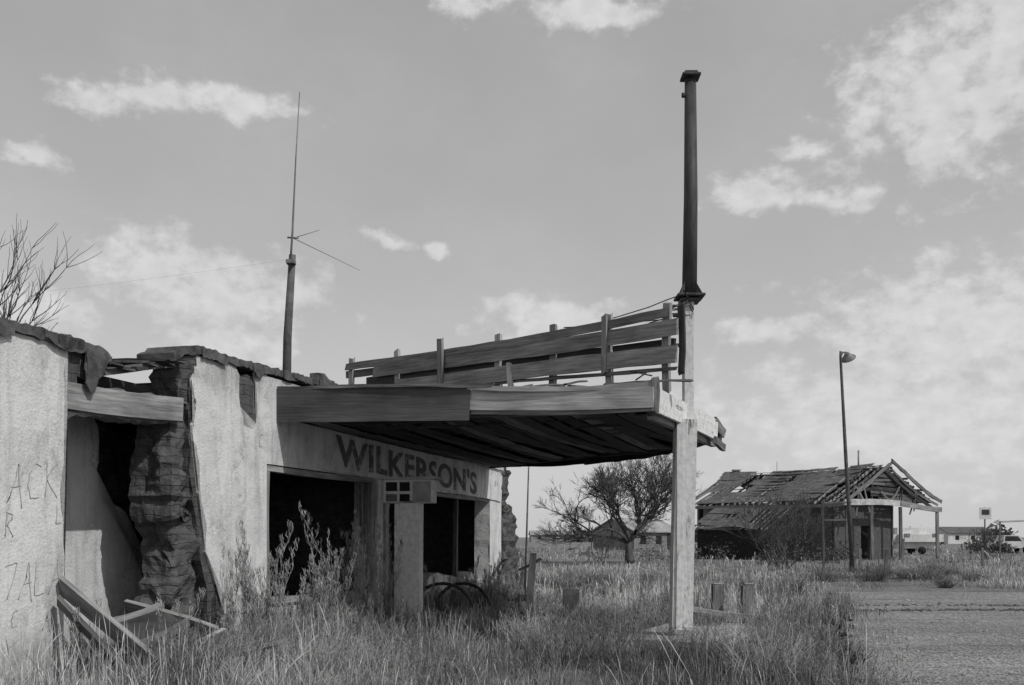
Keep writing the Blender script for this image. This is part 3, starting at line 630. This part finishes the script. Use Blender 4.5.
for t_,o_,h_ in ((5.6,.8,2.0),(5.8,.9,1.8),(6.0,1.1,1.8),(6.3,.5,1.85),(6.6,.8,1.7),(6.9,.9,1.6),(5.2,.6,1.6),(4.9,.7,1.2),(7.4,.7,1.4),(7.9,.8,1.1),(2.9,.5,1.6),(3.1,.5,1.5),(3.2,.8,1.4),(2.5,.6,1.3),(2.7,.9,1.4),(3.6,.6,1.1),(3.9,.6,1.0),(4.3,.8,1.1),(4.0,1.1,.9),(8.9,.8,1.0),(9.8,2.2,.9),(11.5,.8,1.0),(12.5,1,1.1),(14,.8,1.3),(15.2,1,1.1),(17.2,.6,1.4),(1.3,.5,.9),(.7,.9,.9),(-.3,.5,.7),(18.5,.5,1.3)):
    x,y=facade(t_,o_); it.append((x,y,h_,4))
o=E('tall_weed'); tubes('stems',weeds(it,1,1.15,3),WEEDM,o,3)
it=[]
random.seed(13)
def lot_edge(y):
    pts=[(8,2.4),(10.8,3.75),(13,4.5),(15.5,5.3),(18,6.1),(21,7.0),(25,8.2),(29,9.2)]
    if y<=8: return 2.4
    for (a,b),(c,d) in zip(pts,pts[1:]):
        if y<=c: return b+(d-b)*(y-a)/(c-a)
    return 9.2
def inside_store(x,y,m=0.15):
    dx,dy=x+5,y-11; t=.278*dx+.961*dy; o=.961*dx-.278*dy
    return (-6<t<17.3) and (o<m) and (o>-7)
def near_post(x,y): return abs(x-2.6)<1.1 and 12<y<17
while len(it)<130:
    y=R(9.3,26); x=R(-5.5,9)
    if inside_store(x,y,.3) or x>lot_edge(y)-.1 or near_post(x,y): continue
    if mnoise.noise(Vector((x*.4,y*.3,8)))<-.05: continue
    it.append((x,y,R(.3,.8),3))
o=E('tall_weed'); tubes('stems',weeds(it,2,.9,1),WEEDD,o,3)
def scrub(name,items,mat,seed):
    random.seed(seed); ln=[]
    for (x,y,h,rw) in items:
        k=int(95*(h/.6)**.5)
        for s in range(k):
            a=R(0,6.28); ph=random.random()**.6; d=Vector((math.cos(a)*ph,math.sin(a)*ph,R(.35,1.1))).normalized(); Ls=h*R(.55,1.1)
            p=Vector((x+R(-.3,.3)*rw,y+R(-.3,.3)*rw,0)); q=p+d*Ls*.5+Vector((R(-.04,.04),R(-.04,.04),0)); q2=q+(d+Vector((R(-.5,.5),R(-.5,.5),.3))).normalized()*Ls*.5
            sc=max(1,y/16); ln.append([(p,.004*sc),(q,.0033*sc),(q2,.0018*sc)])
            for z in range(3):
                s0=q.lerp(q2,R(0,.9)); ln.append([(s0,.0022*sc),(s0+Vector((R(-1,1),R(-1,1),R(-.1,1)))*h*.16,.0018*sc)])
    tubes('twigs',ln,mat,E(name),3)
SC1=mat_rough('scrub_twigs',.10,.22,6,.1,.003,det=2); SC2=mat_rough('scrub_twigs_pale',.24,.42,6,.1,.003,det=2)
random.seed(77); A1=[];A2=[]
for k in range(700):
    y=9.5+32*random.random()**1.3; x=R(-.5,.6)*y
    if inside_store(x,y,.35) or (y<30 and x>lot_edge(y)+.2) or (y>=30 and x>16) or near_post(x,y): continue
    if mnoise.noise(Vector((x*.3,y*.22,21)))<.0: continue
    (A1 if R(0,1)<.5 else A2).append((x,y,R(.3,.75),R(.5,1.2)))
    if len(A1)+len(A2)>105: break
for (x,y,h) in ((3.4,13.2,.55),(3.8,14.6,.5),(4.3,15.6,.6),(1.5,14.6,.55),(1.7,16,.6),(3.2,16.8,.5),(4.9,17,.6),(5.3,18.5,.6),(4.2,12.6,.45),(3.3,11.3,.4),(2.7,13.4,.28)): A1.append((x,y,h,.8))
for t_ in (1,2,2.6,3.3,4,5,5.8,6.6,7.4,9.5,11,13,15,16.5): 
    x,y=facade(t_,R(.5,1.3)); (A1 if R(0,1)<.5 else A2).append((x,y,R(.4,.8),.8))
for k in range(12): A1.append((R(11,30),R(31,44),R(.4,.8),1.2))
scrub('scrub_bush',A1,SC1,5); scrub('scrub_bush',A2,SC2,6)

# ------------------------------------------------------------ grass
def grass(name,N_,y0,y1,hscale,wid,seed,xlim=.62,clump=10,stemf=.2,spread=.14,leanm=.4,bias=.55,tm=1.0):
    rng=np.random.default_rng(seed)
    nc=N_//clump
    u=rng.random(nc*5); cy=np.sqrt(y0**2+u*(y1**2-y0**2)); cx=(rng.random(nc*5)*2-1)*xlim*cy*1.05
    keep=[]
    for i in range(len(cx)):
        x,y=cx[i],cy[i]
        if inside_store(x,y): continue
        if y<29.3 and x>lot_edge(y)+ (rng.random()**3)*.8: continue
        if 1.9<x<3.6 and 14.0<y<17.2 and rng.random()<.8: continue
        if y<30 and x>lot_edge(y)-1.0 and rng.random()<.5: continue
        k=mnoise.noise(Vector((x*.35,y*.2,seed*.1)))+.8*mnoise.noise(Vector((x*1.1,y*.8,seed*.3)))
        if rng.random()>bias+2.1*k: continue
        keep.append(i)
        if len(keep)>=nc: break
    cx=cx[keep];cy=cy[keep]; nc=len(cx)
    pk=np.array([mnoise.noise(Vector((x*.5,y*.3,3.3))) for x,y in zip(cx,cy)])
    pk2=np.array([mnoise.noise(Vector((x*.22,y*.12,9.3))) for x,y in zip(cx,cy)])
    ch=hscale*(.5+.6*rng.random(nc)+.9*pk); tone=tm*np.clip(.19+.28*pk2+.22*pk+.08*rng.standard_normal(nc),.05,.5)
    n=nc*clump; idx=np.repeat(np.arange(nc),clump)
    bx=cx[idx]+rng.normal(0,spread,n); by=cy[idx]+rng.normal(0,spread,n)
    stem=rng.random(n)<stemf
    h=np.maximum(.05,ch[idx]*(.3+.7*rng.random(n)))*np.where(stem,1.5,1)
    an=rng.random(n)*2*np.pi; ln_=np.abs(rng.normal(leanm,.42,n))*np.where(stem,.55,1.25)
    dx=np.cos(an)*ln_*h; dy=np.sin(an)*ln_*h
    fa=rng.random(n)*np.pi; wx=np.cos(fa); wy=np.sin(fa)*.5
    w=wid*(.6+.8*rng.random(n))
    lv=np.array([0,.5,.84,1.0])
    verts=np.zeros((n,7,3),np.float32)
    hw=[np.ones(n)*.5,np.where(stem,.3,.42),np.where(stem,.6,.28)]
    for k in range(3):
        s=lv[k]; px=bx+dx*s*s; py=by+dy*s*s; pz=h*s*(1-.3*np.minimum(ln_,1.5)*s)-.02
        for j,sg in enumerate((-1,1)):
            verts[:,k*2+j,0]=px+sg*wx*w*hw[k]; verts[:,k*2+j,1]=py+sg*wy*w*hw[k]; verts[:,k*2+j,2]=pz
    verts[:,6,0]=bx+dx;verts[:,6,1]=by+dy;verts[:,6,2]=h*(1-.3*np.minimum(ln_,1.5))-.02
    base=(np.arange(n)*7)[:,None]
    loops=(base+np.array([0,1,3,2, 2,3,5,4, 4,5,6])[None,:]).astype(np.int32).ravel()
    tot=np.tile(np.array([4,4,3],np.int32),n); start=np.concatenate([[0],np.cumsum(tot)[:-1]]).astype(np.int32)
    me=bpy.data.meshes.new(name); me.vertices.add(n*7); me.vertices.foreach_set('co',verts.ravel())
    me.loops.add(len(loops)); me.loops.foreach_set('vertex_index',loops)
    me.polygons.add(n*3); me.polygons.foreach_set('loop_start',start); me.polygons.foreach_set('loop_total',tot)
    me.update(calc_edges=True)
    ca=me.color_attributes.new('Col','FLOAT_COLOR','POINT')
    t_=np.clip(tone[idx]*(.45+1.0*rng.random(n))*np.where(stem,1.5,1),.035,.62)
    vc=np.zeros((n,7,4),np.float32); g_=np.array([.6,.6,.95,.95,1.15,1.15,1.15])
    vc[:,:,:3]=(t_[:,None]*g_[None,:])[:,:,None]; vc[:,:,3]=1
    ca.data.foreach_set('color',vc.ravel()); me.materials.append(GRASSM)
    return link(bpy.data.objects.new(name,me))
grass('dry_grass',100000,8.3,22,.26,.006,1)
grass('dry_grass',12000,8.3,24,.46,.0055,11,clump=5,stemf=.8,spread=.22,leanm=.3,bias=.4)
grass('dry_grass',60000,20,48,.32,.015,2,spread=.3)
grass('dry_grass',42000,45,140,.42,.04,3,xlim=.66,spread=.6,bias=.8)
def foliage_mass(name,n,x0,x1,y0,y1,h,seed,sz=.35):
    rng=np.random.default_rng(seed); k=max(6,n//260); cs=[(rng.uniform(x0,x1),rng.uniform(y0,y1),rng.uniform(.4,1)*h) for _ in range(k)]
    vs=[];fs=[];
    for i in range(n):
        c=cs[rng.integers(k)]; p=rng.normal(0,.42,3); z=abs(p[2]+.6)*c[2]*.75
        q=Vector((c[0]+p[0]*c[2]*.9,c[1]+p[1]*c[2]*.9,z)); b=len(vs)
        for j in range(3): vs.append(q+Vector(rng.normal(0,sz,3)))
        fs.append((b,b+1,b+2))
    return mobj(name,vs,fs,BARKF,None)
foliage_mass('distant_tree_line',9000,-60,180,260,330,4.5,4,.6)
foliage_mass('distant_bushes',3600,40,58,95,115,2.2,5,.13)
foliage_mass('sage_bushes',3200,9,22,60,66,1.5,6,.06)

# ------------------------------------------------------------ ground + lot
m,nt,b=newmat('dry_ground'); c=oc(nt)
x=ramp(nt,noise(nt,c,s=.35,detail=8,rough=.7),[(.3,.15),(.7,.30)]); f=noise(nt,c,s=12,detail=8,rough=.8); x=mul(nt,x,ramp(nt,f,[(.3,.5),(.7,1.25)]))
x=mul(nt,x,ramp(nt,noise(nt,c,s=2.2,detail=6,rough=.7),[(.35,.6),(.65,1.15)]))
nt.links.new(x,b.inputs['Base Color']); bump(nt,b,f,.9,.06); GR=m
bm=bmesh.new()
X=[-3000,-300,-60]+[i*1.0 for i in range(-30,41)]+[80,300,3000]; Y=[-60,0]+[i*1.0 for i in range(5,61)]+[90,150,300,900,4000]
gv=[[bm.verts.new((x,y,-.02+.05*mnoise.noise(Vector((x*.3,y*.3,0))) if (-30<x<4 and 5<y<60 and x<lot_edge(y)-.7) else 0)) for x in X] for y in Y]
for j in range(len(Y)-1):
    for i in range(len(X)-1): bm.faces.new((gv[j][i],gv[j][i+1],gv[j+1][i+1],gv[j+1][i]))
me=bpy.data.meshes.new('ground'); bm.to_mesh(me); bm.free(); me.materials.append(GR); link(bpy.data.objects.new('ground',me))
m,nt,b=newmat('gravel_asphalt'); c=oc(nt)
a=ramp(nt,noise(nt,c,scale=(.4,1.0,1),s=.45,detail=9,rough=.7),[(.3,.16),(.7,.31)])
v=N(nt,'ShaderNodeTexVoronoi'); v.inputs['Scale'].default_value=24; nt.links.new(c,v.inputs['Vector'])
x=mul(nt,a,ramp(nt,v.outputs['Color'],[(0,.5),(1,1.6)]))
x=mul(nt,x,ramp(nt,noise(nt,c,scale=(.15,.8,1),s=.8,detail=9,rough=.75),[(.37,.5),(.45,1)]))
x=mul(nt,x,ramp(nt,noise(nt,c,s=7,detail=8,rough=.85),[(.3,.55),(.7,1.4)]))
nt.links.new(x,b.inputs['Base Color']); bump(nt,b,mul(nt,v.outputs['Distance'],noise(nt,c,s=9,detail=8),'ADD'),.9,.035); GRV=m
edge=[(lot_edge(y)+R(-.15,.15),y) for y in [2+i*.5 for i in range(54)]]
far_=[(x,29+R(-.12,.12)+ (x-9)*.02) for x in [9.5+i*1.0 for i in range(60)]]
slab('gravel_lot',edge+far_+[(70,2)],-.03,.006,GRV,None,'xy')
bm=bmesh.new(); random.seed(4)
for i in range(4800):
    y=R(9.5,28); x=lot_edge(y)+R(-.4,12)
    stone((x,y,.01),R(.007,.024)*(1 if random.random()<.98 else 2.2))
me=bpy.data.meshes.new('loose_gravel'); bm.to_mesh(me); bm.free(); me.materials.append(CONC); link(bpy.data.objects.new('loose_gravel',me))
bm=bmesh.new()
for i in range(1300):
    x=R(7.2,26); y=21.4+.25*math.sin(x*.8)+random.gauss(0,.14)+random.choice([0,0,1.6]); stone((x,y,.005),R(.015,.055))  # small dark stones laid as dark streaks across the lot
me=bpy.data.meshes.new('dark_stones'); bm.to_mesh(me); bm.free(); me.materials.append(ADOBE); link(bpy.data.objects.new('dark_stones',me))

# ------------------------------------------------------------ sky world
SUN_EL=46; sh=Vector((.8,-.6,0)); sdir=sh.normalized()*math.cos(math.radians(SUN_EL)); sdir.z=math.sin(math.radians(SUN_EL))
w=bpy.data.worlds.new('World'); S.world=w; w.use_nodes=True; nt=w.node_tree; nt.nodes.clear()
try:
    w.cycles.sampling_method='MANUAL'; w.cycles.sample_map_resolution=256
except Exception: pass
out=N(nt,'ShaderNodeOutputWorld'); bg=N(nt,'ShaderNodeBackground'); bg.inputs['Strength'].default_value=.12; nt.links.new(bg.outputs[0],out.inputs[0])
sky=N(nt,'ShaderNodeTexSky',sky_type='NISHITA'); sky.sun_disc=False; sky.sun_elevation=math.radians(SUN_EL); sky.sun_rotation=math.atan2(sh.x,sh.y); sky.dust_density=2.5; sky.air_density=1.0
bw=N(nt,'ShaderNodeRGBToBW'); nt.links.new(sky.outputs[0],bw.inputs[0])
tc=N(nt,'ShaderNodeTexCoord'); sx=N(nt,'ShaderNodeSeparateXYZ'); nt.links.new(tc.outputs['Generated'],sx.inputs[0])
def mth(op,*a,clamp=False):
    n=N(nt,'ShaderNodeMath',operation=op); n.use_clamp=clamp
    for i,x in enumerate(a):
        if isinstance(x,(int,float)): n.inputs[i].default_value=x
        else: nt.links.new(x,n.inputs[i])
    return n.outputs[0]
az=mth('MULTIPLY',mth('ARCTAN2',sx.outputs[0],sx.outputs[1]),57.2958); el=mth('MULTIPLY',mth('ARCSINE',sx.outputs[2]),57.2958)
cb=N(nt,'ShaderNodeCombineXYZ'); nt.links.new(az,cb.inputs[0]); nt.links.new(el,cb.inputs[1]); co=cb.outputs[0]
nz=N(nt,'ShaderNodeTexNoise'); nz.inputs['Scale'].default_value=.5; nz.inputs['Detail'].default_value=8; nz.inputs['Roughness'].default_value=.6
mp=N(nt,'ShaderNodeMapping'); mp.inputs['Scale'].default_value=(1,1.4,1); nt.links.new(co,mp.inputs[0]); nt.links.new(mp.outputs[0],nz.inputs['Vector'])
wp=N(nt,'ShaderNodeTexNoise'); wp.inputs['Scale'].default_value=.3; wp.inputs['Detail'].default_value=4; nt.links.new(co,wp.inputs['Vector'])
ws=N(nt,'ShaderNodeVectorMath',operation='MULTIPLY_ADD'); nt.links.new(wp.outputs[1],ws.inputs[0]); ws.inputs[1].default_value=(4,2.4,0); ws.inputs[2].default_value=(-2,-1.2,0)
wc=N(nt,'ShaderNodeVectorMath',operation='ADD'); nt.links.new(co,wc.inputs[0]); nt.links.new(ws.outputs[0],wc.inputs[1])
blobs=[(-22.9,22.1,1.8,.8),(-19.2,22.7,2.8,1.0),(-14.8,22.8,3.4,.8),(-25.3,18.8,1.2,.9),(-19.6,14.2,3.4,1.9),(-16.1,13.3,5.4,2.0),(-15.9,10.6,3.8,1.3),(-26.5,11.5,3.4,1.6),(-7.3,16.5,1.1,.4),(-4.5,16.3,.7,.6),(2.6,12.2,4.6,1.4),
(24,22,5.8,4.2),(27,25,5,3.4),(14.0,18.6,3.4,.9),(18.4,17.9,2.0,.6),(16.3,20.4,1.9,.6),(24.6,11,8.5,3.2),(22,6.5,11,3.8),(14.5,11.4,2.8,.9),(-2.0,28.2,2.8,.7),(5.2,27.8,4.2,.9),(-21,27.5,2,.4),(0,6,10,1.4),
(50,20,12,5),(-50,22,12,5),(120,25,20,8),(-120,22,20,8)]
acc=None
for (a,e_,ra,re) in blobs:
    v1=N(nt,'ShaderNodeVectorMath',operation='MULTIPLY_ADD'); nt.links.new(wc.outputs[0],v1.inputs[0]); v1.inputs[1].default_value=(1/ra,1/re,0); v1.inputs[2].default_value=(-a/ra,-e_/re,0)
    l=N(nt,'ShaderNodeVectorMath',operation='LENGTH'); nt.links.new(v1.outputs[0],l.inputs[0])
    acc=l.outputs['Value'] if acc is None else mth('MINIMUM',acc,l.outputs['Value'])
dens=mth('ADD',mth('SUBTRACT',1.0,acc),mth('MULTIPLY',mth('SUBTRACT',nz.outputs[0],.5),3.2))
mr=N(nt,'ShaderNodeMapRange',interpolation_type='SMOOTHSTEP'); mr.inputs[1].default_value=-.25; mr.inputs[2].default_value=.75; nt.links.new(dens,mr.inputs[0])
nv=N(nt,'ShaderNodeTexNoise'); nv.inputs['Scale'].default_value=.08; nv.inputs['Detail'].default_value=5; nt.links.new(mp.outputs[0],nv.inputs['Vector'])
veil=mth('MULTIPLY',mth('SUBTRACT',nv.outputs[0],.4,clamp=True),.5)
cl=mth('ADD',mth('MULTIPLY',mr.outputs[0],.82),veil,clamp=True)
haze=mth('POWER',2.718,mth('MULTIPLY',mth('ABSOLUTE',el),-.085))
skyv=mth('ADD',mth('ADD',mth('MULTIPLY',bw.outputs[0],.35),2.3),mth('MULTIPLY',haze,2.0))
sh2=N(nt,'ShaderNodeTexNoise'); sh2.inputs['Scale'].default_value=.9; sh2.inputs['Detail'].default_value=6; nt.links.new(mp.outputs[0],sh2.inputs['Vector'])
cv=mth('ADD',mth('MULTIPLY',sh2.outputs[0],2.2),4.6)
mx=N(nt,'ShaderNodeMixRGB'); nt.links.new(cl,mx.inputs[0]); nt.links.new(skyv,mx.inputs[1]); nt.links.new(cv,mx.inputs[2])
nt.links.new(mx.outputs[0],bg.inputs['Color'])
sl=bpy.data.lights.new('sun','SUN'); sl.energy=2.5; sl.angle=math.radians(.6); sl.color=(1,.995,.985)
so=bpy.data.objects.new('sun',sl); so.rotation_euler=sdir.to_track_quat('Z','Y').to_euler(); link(so)

# ------------------------------------------------------------ camera
cam=bpy.data.cameras.new('camera'); cam.lens=35; cam.sensor_width=36; cam.clip_end=8000; cam.clip_start=.1
cam.shift_y=(537-342.5)/1024
co_=bpy.data.objects.new('camera',cam); co_.location=(0,0,1.6); co_.rotation_euler=(math.radians(90),0,0); link(co_); S.camera=co_
S.view_settings.view_transform='Standard'; S.view_settings.look='None'; S.view_settings.exposure=0
